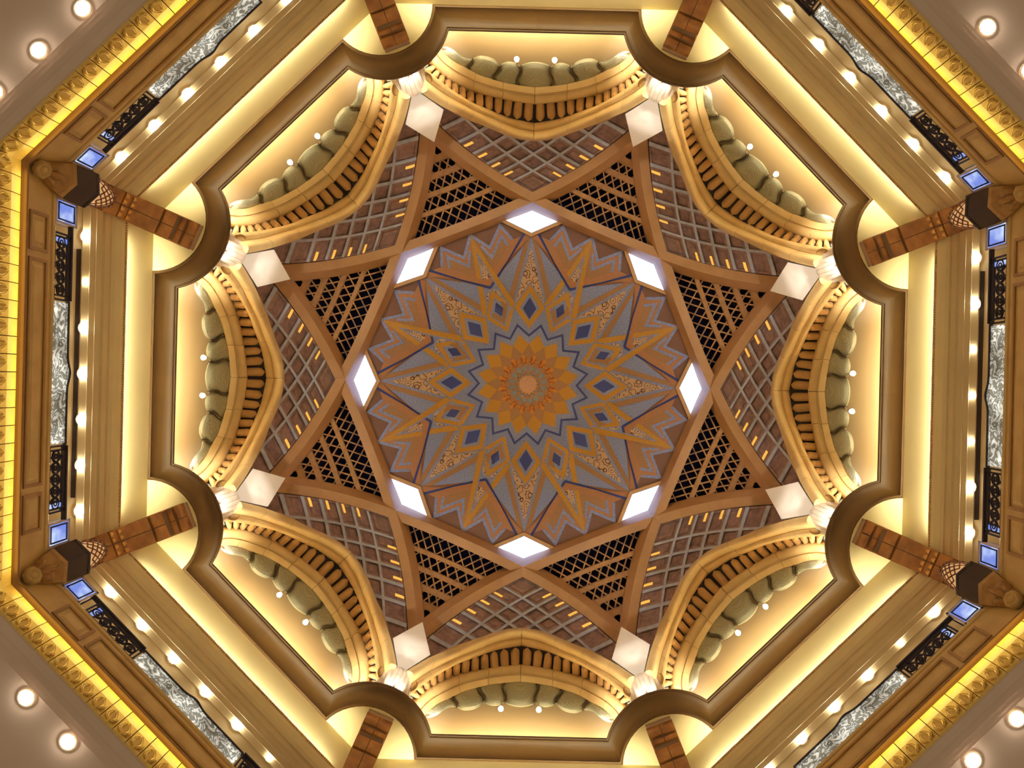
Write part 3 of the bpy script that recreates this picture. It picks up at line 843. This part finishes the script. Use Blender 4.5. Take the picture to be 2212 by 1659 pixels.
# orange arrow bars: from the tip to the neighbouring big diamond; one runs over the blue line, one under
tipK = (346, 0)
endK = toK((168, 27.5))
for sg in (1, -1):
    e = (endK[0], sg*endK[1]); lay = 5 if sg > 0 else 9
    d = (e[0]-tipK[0], e[1]-tipK[1]); l = math.hypot(*d); d = (d[0]/l, d[1]/l); nrm = (-d[1]*sg, d[0]*sg)   # outward side
    p0 = tipK
    if True:
        outer = [(p0[0], p0[1]), (e[0]+nrm[0]*1.0, e[1]+nrm[1]*1.0), (e[0]-nrm[0]*12, e[1]-nrm[1]*12), (tipK[0]-40, 0)]
        inlay(('ob', sg), outer, P_ORANGE, lay, KX, 'amber_bar')
        gl = [(e[0]-nrm[0]*12, e[1]-nrm[1]*12), (tipK[0]-40, 0), (tipK[0]-53, 0), (e[0]-nrm[0]*16, e[1]-nrm[1]*16)]
        inlay(('og', sg), gl, P_GREY, lay, KX, 'silver_edging')
inlay('lozenge', [(286, 0), (240, 12.5), (226, 0), (240, -12.5)], P_SCROLL, 4.5, KX, 'scroll_lozenge')
# salmon band and blue line along the V
for sg in (1, -1):
    A = (Aj[0], sg*Aj[1])
    d = (A[0]-Vj[0], A[1]-Vj[1]); l = math.hypot(*d); d = (d[0]/l, d[1]/l); nrm = (d[1]*sg, -d[0]*sg)        # toward the K axis, inside the V
    sl = 1/abs(nrm[1]) if abs(nrm[1]) > 1e-6 else 1
    off = lambda p, w: (p[0]+nrm[0]*w, p[1]+nrm[1]*w)
    kx = lambda w: (Vj[0]+w/abs(d[1]), 0)
    # points on the K axis at perpendicular distance w from the line
    inlay(('band', sg), [kx(2.5), off(A, 2.5), off(A, 15), kx(15)], P_SALMON, 6, KX, 'salmon_band')
    inlay(('blue', sg), [kx(-3), off(A, -3), off(A, 2.6), kx(2.6)], P_BLUE, 7, KX, 'blue_line')
# small scroll triangles beside the K kite
for sg in (1, -1):
    inlay(('st', sg), [(221, sg*1), (207, sg*20), (181, sg*34), (188, sg*21)], P_SCROLL, 4.6, KX, 'scroll_triangle')
# D axis pieces: taupe rays, scroll spear
for sg in (1, -1):
    inlay(('ray', sg), [(318, sg*1), (318, sg*11), (176, sg*50), (173, sg*38)], P_RAY, 3, AX, 'taupe_ray')
inlay('spear', [(300, 0), (176, 31), (176, -31)], P_SCROLL, 3.2, AX, 'scroll_spear')
# the sixteen kites
def kitepts(o, s, sr, i): return [(o, 0), (sr, s), (i, 0), (sr, -s)]
inlay('kD0', kitepts(222, 37, 166, 115), P_GREY, 10, AX, 'kite_edging')
inlay('kD1', kitepts(217, 33.5, 166, 121), P_ORANGE, 11, AX, 'amber_kite')
inlay('kD2', kitepts(199, 21, 166, 138), P_GREY, 12, AX, 'silver_kite')
inlay('kD3', kitepts(188, 14.5, 164, 141), P_BLUE, 13, AX, 'blue_lozenge')
inlay('kK0', kitepts(223, 36, 166, 115), P_GREY, 7.5, KX, 'kite_edging')
inlay('kK1', kitepts(219, 33, 166, 121), P_ORANGE, 8, KX, 'amber_kite')
inlay('kK2', kitepts(201, 23, 167, 133), P_GREY, 9, KX, 'silver_kite')
inlay('kK3', [(190, 11), (176, 22), (139, 0), (165, -19), (172, -13), (153, 1)], P_RAY, 9.5, KX, 'taupe_chevron')
inlay('kK4', kitepts(190, 10, 173, 156), P_BLUE, 10, KX, 'blue_lozenge')
# rosette: grey star, blue star line, nested rings of kites
SX = [11.25+22.5*k for k in range(16)]; DK = [22.5*k for k in range(16)]
star = []
for k in range(16):
    star += [kt(112, 22.5*k), kt(138, 11.25+22.5*k)]
inlay('star0', star, P_GREY, 12.5, [0], 'silver_star')
star1 = []; star2 = []
for k in range(16):
    p0, p1, p2 = kt(108.5, 22.5*k), kt(133.5, 22.5*k+11.25), kt(108.5, 22.5*k+22.5)
    i0, i1, i2 = kt(102.6, 22.5*k), kt(126, 22.5*k+11.25), kt(102.6, 22.5*k+22.5)
    if k == 0:
        inlay('bs', [p0, p1, i1, i0], P_BLUE, 14, DK, 'blue_star_line'); inlay('bs2', [p1, p2, i2, i1], P_BLUE, 14, DK, 'blue_star_line')
def k16(o, side, i, a, b_=11.25): return [kt(o, 0), kt(side, b_), kt(i, 0), kt(side, -b_)]
inlay('r1', k16(110, 88, 67, 0), P_ORANGE, 14, SX, 'amber_petal')
inlay('r2', k16(88, 67, 52, 0), P_OLIVE, 15, DK, 'umber_petal')
inlay('r3', k16(67, 52, 43, 0), P_REDGOLD, 16, SX, 'mosaic_petal')
inlay('r4', k16(52, 43, 35, 0), P_OLIVE, 17, DK, 'umber_petal')
inlay('r5', k16(41, 34.5, 28, 0), P_LTBLUE, 18, SX, 'pale_blue_petal')
inlay('r6', k16(35, 28, 22.5, 0), P_OLIVE, 19, DK, 'umber_petal')
st = []
for k in range(16): st += [kt(19, 22.5*k), kt(24.5, 11.25+22.5*k)]
inlay('r7', st, P_ORANGE, 20, [0], 'amber_star')
inlay('r8', [kt(18, 10*k) for k in range(36)], P_PINK, 21, [0], 'rose_disc')

# skylights
def sky_pane():
    b = MB(); b.prism([pp(396, 0), pp(355, 66), pp(326.5, 0), pp(355, -66)], H_PANEL-0.10, H_PANEL-0.06); return b.mesh('pane')
def sky_frame(s):
    def f():
        b = MB(); P = [(326.5, 0), (355, 62*s), (352, 74*s), (318, 0)]
        b.prism([pp(*p) for p in P], H_PANEL-0.22, H_PANEL-0.02); return b.mesh('frame')
    return f
def sky_bead(s):
    def f():
        b = MB(); P = [(329.5, 0), (356.5, 59*s), (357.2, 59*s), (330.3, 0)]
        b.prism([pp(*p) for p in P], H_PANEL-0.13, H_PANEL-0.10); return b.mesh('bead')
    return f
for k, (a, nm) in enumerate(SECT):
    t = thing('window_%d' % (k+9), f'bright diamond skylight at the {nm} of the painted star', 'skylight', a, (355*PX, 0, H_PANEL), kind='structure')
    part('pane', cached('spane', sky_pane), M_SKY, t)
    for s in (1, -1):
        part('frame', cached(('sfr', s), sky_frame(s)), M_SKYFR, t)
        part('bead', cached(('sbd', s), sky_bead(s)), M_BLUEFR, t)

# ------------------------------------------------------------------ downlights
def lens(r=0.20):
    b = MB(); b.lathe([(0.001, -0.5*r), (r*0.5, -0.44*r), (r*0.87, -0.25*r), (r, 0.0)], n=20); return b.mesh('lens')
def ring_trim(r=0.20):
    b = MB(); b.lathe([(r, 0.0), (r+0.01, -0.03), (r+0.05, -0.025), (r+0.06, 0.0)], n=20); return smooth(b.mesh('trim_ring'))
pos_words = {-3: 'first', -2: 'second', -1: 'third', 0: 'middle', 1: 'fifth', 2: 'sixth', 3: 'seventh'}
def in_frame(p, mar=30):
    x, y, z = p; ca, sa = math.cos(RAD(1.4)), math.sin(RAD(1.4))
    px = 1140+F*(x*ca-y*sa)/z; py = 831+F*(x*sa+y*ca)/z
    return -mar < px < 2212+mar and -mar < py < 1659+mar
def downlight(a, p, label, group, key=1.0):
    t = thing('downlight', label, 'ceiling light', a, p, group)
    o = part('lens', cached(('lens', key), lambda: lens(0.20*key)), M_LAMP, t); o.location = (0, 0, 0)
    o = part('trim_ring', cached(('ringt', key), lambda: ring_trim(0.20*key)), M_TRIM, t); o.location = (0, 0, 0)
dim = {(180, 2), (0, 0), (0, -1), (0, 1), (45, -2), (45, 3), (135, -2)}
for a, nm in SECT:
    for k in range(-3, 4):
        R = 958*H_GAL/F; p = (R, 99*k*R/958, H_GAL-0.02)
        if not in_frame(rot(p, a)): continue
        downlight(a, p, f'{pos_words[k]} downlight clockwise in the gallery ceiling, {nm} of the photo', 'gallery ceiling downlights', 0.7 if (a, k) in dim else 1.0)
    for k in range(-4, 5):
        R = 1250*(H_LOW+0.25)/F; p = (R, (131*k-5)*R/1250, H_LOW+0.245)
        if not in_frame(rot(p, a)): continue
        num = 'first second third fourth middle sixth seventh eighth ninth'.split()[k+4]
        downlight(a, p, f'{num} downlight clockwise in the lower ceiling row, {nm} of the photo', 'lower ceiling downlights', 0.95)
def slot():
    b = MB(); R = 976*H_GAL/F
    b.box(R-0.08, R+0.08, -4.36, 4.36, H_GAL-0.015, H_GAL+0.01); return b.mesh('air_slot')
for a, nm in ((0, 'right'), (180, 'left')):
    solo('air_slot', cached('slot', slot), M_SLOT, f'long dark air slot in the gallery ceiling at the {nm} of the photo', 'vent', a, group='gallery air slots')

# ------------------------------------------------------------------ railings
HB = H_FLOOR; 
def gl_panel():
    b = MB(); x0, x1 = R0+0.02, R0+0.05; n = 40; y1 = 153*R0/1010
    top = []; 
    for i in range(n+1):
        y = -y1+2*y1*i/n; q = abs(y)/y1
        z = HB+0.80+0.16*math.exp(-(q/0.13)**2)
        top.append((y, z))
    rows = [[(x0, y, HB+0.02), (x0, y, (HB+z)/2), (x0, y, z), (x1, y, z), (x1, y, HB+0.02)] for y, z in top]
    b.sweep(rows); return b.mesh('etched_pane')
def gl_rail():
    b = MB(); n = 40; y1 = 157*R0/1010; rows = []
    for i in range(n+1):
        y = -y1+2*y1*i/n; q = abs(y)/y1; z = HB+0.80+0.16*math.exp(-(q/0.13)**2)
        rows.append([(R0-0.01, y, z), (R0-0.02, y, z+0.05), (R0+0.03, y, z+0.13), (R0+0.10, y, z+0.05), (R0+0.09, y, z)])
    b.sweep(rows); return smooth(b.mesh('handrail'), 60)
def iron_frame():
    b = MB(); y0, y1 = 158*R0/1010, 300*R0/1010
    for y in (y0, y0+0.12, y1-0.1, y1): b.box(R0, R0+0.07, y-0.025, y+0.025, HB, HB+0.84)
    b.box(R0, R0+0.07, y0, y1, HB+0.04, HB+0.08); b.box(R0, R0+0.07, y0, y1, HB+0.70, HB+0.74); b.box(R0-0.03, R0+0.10, y0, y1+0.3, HB+0.84, HB+0.92)
    return b.mesh('iron_frame')
def gstrip():
    b = MB(); y1 = 300*R0/1010; b.box(R0+0.02, R0+0.05, y1-0.26, y1-0.13, HB+0.09, HB+0.69); return b.mesh('glass_strip')
def tor(b, cy, cz, r, w, n=16):
    rows = []
    for i in range(n):
        a = 2*PI*i/n; c, s = math.cos(a), math.sin(a)
        rows.append([(R0, cy+(r-w)*c, cz+(r-w)*s), (R0, cy+(r+w)*c, cz+(r+w)*s), (R0+0.05, cy+(r+w)*c, cz+(r+w)*s), (R0+0.05, cy+(r-w)*c, cz+(r-w)*s)])
    b.grid(rows, close_u=True, close_v=True)
def scroll_unit():
    b = MB(); tor(b, 0, HB+0.39, 0.17, 0.022); tor(b, 0, HB+0.39, 0.07, 0.02)
    return b.mesh('ring_scroll')
def scroll_cross():
    b = MB()
    for s in (-1, 1):
        rows = []
        for i in range(9):
            v = i/8; y = s*(-0.17+0.34*v)+0.03*math.sin(2*PI*v); z = HB+0.08+0.62*v
            rows.append([(R0+0.01, y-0.022, z), (R0+0.01, y+0.022, z), (R0+0.05, y+0.022, z), (R0+0.05, y-0.022, z)])
        b.sweep(rows)
    return b.mesh('cross_scroll')
def pier_panel(kind):  # pier whose pane carries a painted daylight reflection
    def f():
        b = MB(); y0, y1 = 322*R0/1012, 375*R0/1012; z0, z1 = HB+0.02, HB+1.14
        if kind == 'frame':
            b.box(R0-0.02, R0+0.25, y0, y1, z0, z0+0.08); b.box(R0-0.02, R0+0.25, y0, y1, z1-0.10, z1); b.box(R0-0.02, R0+0.25, y0, y0+0.06, z0, z1); b.box(R0-0.02, R0+0.25, y1-0.06, y1, z0, z1); b.box(R0+0.1, R0+0.25, y0, y1, z0, z1)
        elif kind == 'pane': b.box(R0+0.0, R0+0.03, y0+0.05, y1-0.05, z0+0.07, z1-0.09)
        else:
            q = 0.10; w = 0.022; Y0, Y1, Z0, Z1 = y0+q, y1-q, z0+q+0.03, z1-q-0.04
            b.box(R0-0.02, R0+0.01, Y0, Y1, Z0, Z0+w*2); b.box(R0-0.02, R0+0.01, Y0, Y1, Z1-w*2, Z1); b.box(R0-0.02, R0+0.01, Y0, Y0+w*2, Z0, Z1); b.box(R0-0.02, R0+0.01, Y1-w*2, Y1, Z0, Z1)
        return b.mesh(kind)
    return f
for a, nm in SECT:
    if a in (90, 270): continue
    t = thing('glass_balustrade', f'etched glass balustrade panel with humped dark rail, {nm} of the photo', 'balustrade', a, (R0, 0, HB), 'etched glass balustrade panels')
    part('etched_pane', cached('glp', gl_panel), M_ETCH, t); part('handrail', cached('glr', gl_rail), M_RAIL, t)
    for s in (1, -1):
        wd = 'clockwise' if s > 0 else 'anticlockwise'
        if not in_frame(rot((R0, s*3.2, HB), a), 60): continue
        t = thing('iron_railing', f'dark iron scroll railing {wd} of the etched glass panel, {nm} of the photo', 'railing', a, (R0, s*3.2, HB), 'iron scroll railings')
        fr = cached('ifr', iron_frame); setmat(fr, M_IRON)
        me = fr if s > 0 else cached('ifrm', lambda: mirror(fr))
        part('iron_frame', me, M_IRON, t)
        y1 = 300*R0/1010
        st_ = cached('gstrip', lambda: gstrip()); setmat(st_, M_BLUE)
        part('glass_strip', st_ if s > 0 else cached('gstripm', lambda: mirror(st_)), M_BLUE, t, label='blue glass strip at the railing end, glow painted in')
        y0, y1 = 158*R0/1010+0.30, 300*R0/1010-0.26
        for j in range(5):
            y = y0+(y1-y0)*j/4
            o = part('ring_scroll', cached('rs', scroll_unit), M_IRON, t); o.location.y += s*y
            if j < 4:
                o = part('cross_scroll', cached('cs', scroll_cross), M_IRON, t); o.location.y += s*(y+(y1-y0)/8)
        if not in_frame(rot((R0, s*4.8, HB), a), 60): continue
        t = thing('glass_pier', f'glass pier with painted daylight reflection {wd} of the iron railing, {nm} of the photo', 'glass pier', a, (R0, s*4.8, HB), 'glass piers by the corner pedestals')
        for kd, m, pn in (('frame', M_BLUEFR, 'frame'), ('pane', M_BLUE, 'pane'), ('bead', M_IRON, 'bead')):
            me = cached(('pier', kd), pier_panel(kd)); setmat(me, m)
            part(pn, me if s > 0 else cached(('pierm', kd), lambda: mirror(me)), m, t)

# ------------------------------------------------------------------ corner pedestals, lanterns, consoles (corner frame)
def ped_body():
    b = MB()
    P = [(14.45, 0), (14.70, 0.54), (15.3, 0.54), (15.3, -0.54), (14.70, -0.54)]
    def sc(q): return [(14.95+(x-14.95)*q, y*q) for x, y in P]
    rows = [[(x, y, z) for x, y in sc(q)] for q, z in ((1.0, HB), (1.0, HB+1.02), (1.05, HB+1.06), (1.05, HB+1.16), (0.92, HB+1.24))]
    b.sweep(rows); return b.mesh('pedestal_body')
def lantern_shell():
    b = MB(); n = 14; m = 9; rows = []
    c = (14.92, 0, HB+1.20)
    def P(i, j):
        v = j/m; r = 0.46*math.sqrt(max(0.0, 1-(0.98*v)**2.4))+0.01; a = 2*PI*(i+0.5*(j % 2))/n
        return Vector((c[0]+r*math.cos(a), r*math.sin(a), c[2]+1.45*v))
    def strut(p, q):
        d = (q-p).normalized(); o = Vector((p.x-c[0], p.y, 0.2)).normalized(); x = d.cross(o).normalized()*0.022; o = o*0.025
        b.sweep([[p-x, p+x, p+x+o, p-x+o], [q-x, q+x, q+x+o, q-x+o]])
    for j in range(m):
        for i in range(n):
            strut(P(i, j), P(i, j+1)); strut(P(i, j), P(i-1, j+1) if j % 2 == 0 else P(i+1, j+1))
    return b.mesh('gilt_mesh')
def lantern_glow():
    b = MB(); prof = []
    for j in range(11):
        v = j/10; prof.append((0.42*math.sqrt(max(0.0, 1-(0.98*v)**2.4))+0.002, 1.38*v))
    b.lathe(prof, (14.92, 0, HB+1.20), 20); return smooth(b.mesh('glass_globe'))
M_GLOBE = emis('lantern_glass', (240, 190, 130), 0.5)
M_GMESH = mat('lantern_gilt', (120, 72, 36), 0.4, metal=0.3)
M_CONS = mat('carved_brown_stone', (164, 122, 64), 0.5, c2=(140, 98, 48), nscale=3)
def rosette():
    b = MB(); c = Vector((14.86, 0, 22.32)); ax = Vector((-1, 0, -0.35)).normalized(); u = Vector((0, 1, 0)); v = ax.cross(u)
    n = 16; rows = []
    for k in range(n):
        a = 2*PI*k/n; d = u*math.cos(a)+v*math.sin(a); q = 1+0.10*(k % 2)
        rows.append([c+d*0.24*q-ax*0.10, c+d*0.23*q+ax*0.04, c+d*0.17*q+ax*0.09, c+d*0.11+ax*0.04, c+d*0.07+ax*0.10, c+ax*0.12])
    b.grid(rows, close_u=True); return smooth(b.mesh('rosette'), 50)
def acanthus(y0, y1, w, z0, z1, x0, x1, bow):
    b = MB(); rows = []
    n = 12
    for i in range(n+1):
        v = i/n; x = x0+(x1-x0)*v-bow*math.sin(PI*v); y = y0+(y1-y0)*v; z = z0+(z1-z0)*v; ww = w*(0.35+0.65*math.sin(PI*(0.1+0.8*v)))*(1+0.14*math.sin(v*PI*7))
        rows.append([(x+0.10, y-ww, z), (x-0.05, y-ww*0.55, z), (x+0.0, y, z), (x-0.05, y+ww*0.55, z), (x+0.10, y+ww, z), (x+0.35, y, z)])
    b.sweep(rows); return smooth(b.mesh('acanthus_leaf'), 50)
def console_core():
    b = MB(); rows = []
    for z, xf, xs, w in ((22.35, 14.95, 15.0, 0.22), (22.7, 14.84, 14.92, 0.30), (23.05, 14.66, 14.84, 0.42), (HB-0.12, 14.50, 14.74, 0.50), (HB, 14.46, 14.71, 0.53)):
        rows.append([(15.4, -w, z), (xs, -w, z), (xf, 0, z), (xs, w, z), (15.4, w, z)])
    b.sweep(rows); return b.mesh('console_body')
shown = []
for k, (ca, nm) in enumerate(CORN):
    if ca not in (22.5, 157.5, 202.5, 337.5): continue
    t = thing('pedestal', f'black polished stone pedestal, {nm} of the photo', 'pedestal', ca, (14.9, 0, HB), 'black corner pedestals')
    part('pedestal_body', cached('ped', ped_body), M_BLACK, t)
    t = thing('mesh_lantern', f'domed gilt mesh lantern, {nm} of the photo', 'lantern', ca, (14.92, 0, HB+1.20), 'gilt mesh lanterns')
    part('glass_globe', cached('globe', lantern_glow), M_GLOBE, t)
    part('gilt_mesh', cached('gmesh', lantern_shell), M_GMESH, t)
    t = thing('carved_console', f'carved brown console with rosette, {nm} of the photo', 'console', ca, (15.0, 0, 22.1), 'carved corner consoles')
    part('console_body', cached('conb', console_core), M_CONS, t)
    part('rosette', cached('ros', rosette), M_FASCIA, t)
    for j, (y0, y1, w, z0, z1, x0, x1, bow) in enumerate([(0, 0, 0.13, 22.5, HB-0.35, 14.86, 14.60, 0.06), (0.12, 0.32, 0.13, 22.5, 23.0, 14.92, 14.84, 0.07), (-0.12, -0.32, 0.13, 22.5, 23.0, 14.92, 14.84, 0.07)]):
        part('acanthus_leaf', cached(('ac', j), lambda: acanthus(y0, y1, w, z0, z1, x0, x1, bow)), M_CONS, t)

# ------------------------------------------------------------------ onyx pillars
def px_pt(r, h): return r*h/F
PB = [  # (r_low, r_high, depth offset, half width px low, high, kind)
    (992, 962, 29, 29), (960, 871, 29.5, 29), (865, 838, 30, 29.5), (825, 816, 28.5, 28.5), (809, 786, 30, 29.5)]
def pil_h(r):           # heights along the visible face: lower shaft vertical, capital stepping inward to the bay soffit
    r0, r1 = 992, 779
    return 26.9+(H_COR-26.9)*(r0-r)/(r0-r1)
def pil_block(i, s):
    def f():
        b = MB(); r0, r1, w0, w1 = PB[i]
        rows = []
        for q in range(5):
            v = q/4; r = r0+(r1-r0)*v; h = pil_h(r); x = r*h/F; w = (w0+(w1-w0)*v)*h/F
            bul = 0.05*math.sin(PI*v) if i >= 2 else 0.0
            g = 0.015
            Y0, Y1 = (g, w) if s > 0 else (-w, -g)
            rows.append([(x-bul, Y0, h), (x-bul, Y1, h), (x+1.1, Y1, h), (x+1.1, Y0, h)])
        b.sweep(rows); return smooth(b.mesh('block'), 30)
    return f
def pil_core():
    b = MB(); rows = []
    for r in (1040, 992, 900, 860, 840, 800, 780):
        h = pil_h(r); x = r*h/F+0.07; w = 27.0*h/F; rows.append([(x, -w, h), (x, w, h), (x+1.0, w, h), (x+1.0, -w, h)])
    rows[0] = [(15.75, -0.42, HB), (15.75, 0.42, HB), (16.8, 0.42, HB), (16.8, -0.42, HB)]
    b.sweep(rows); return b.mesh('shaft_core')
def pil_cap():
    b = MB(); rows = []
    for r in (787, 778):
        h = pil_h(r) if r == 787 else H_COR-0.01; x = r*h/F; w = 28.5*h/F; rows.append([(x, -w, h), (x, w, h), (x+1.0, w, h), (x+1.0, -w, h)])
    b.sweep(rows); return b.mesh('cap')
def pil_stud(dz):
    b = MB(); r = 945-dz*9; h = pil_h(r); x = r*h/F; q = 0.075
    b.add([(x-0.005, -q, h-q*1.6), (x-0.005, q, h-q*1.6), (x+0.0, q, h+q*1.6), (x+0.0, -q, h+q*1.6), (x-0.07, 0, h)], [(0,1,4),(1,2,4),(2,3,4),(3,0,4)])
    return b.mesh('gilt_stud')
M_STUD = mat('gilt_stud', (214, 160, 84), 0.35, metal=0.2)
for k, (ca, nm) in enumerate(CORN):
    t = thing('onyx_pillar', f'brown onyx pillar with stepped capital, {nm} of the photo', 'pillar', ca, (15.9, 0, HB), 'brown onyx pillars', kind='thing')
    part('shaft_core', cached('pilc', pil_core), M_PILGAP, t)
    for i in range(len(PB)):
        for s in (1, -1): part('block', cached(('pb', i, s), pil_block(i, s)), M_PILLAR, t)
    part('cap', cached('pcap', pil_cap), M_PILTOP, t)
    for y in (-0.345, -0.125, 0.125, 0.345):
        for dz in (-1, 1):
            o = part('gilt_stud', cached(('stud', dz), lambda: pil_stud(dz)), M_STUD, t); o.location.y += y

for o in bpy.data.objects:
    if 'base' in o: del o['base']
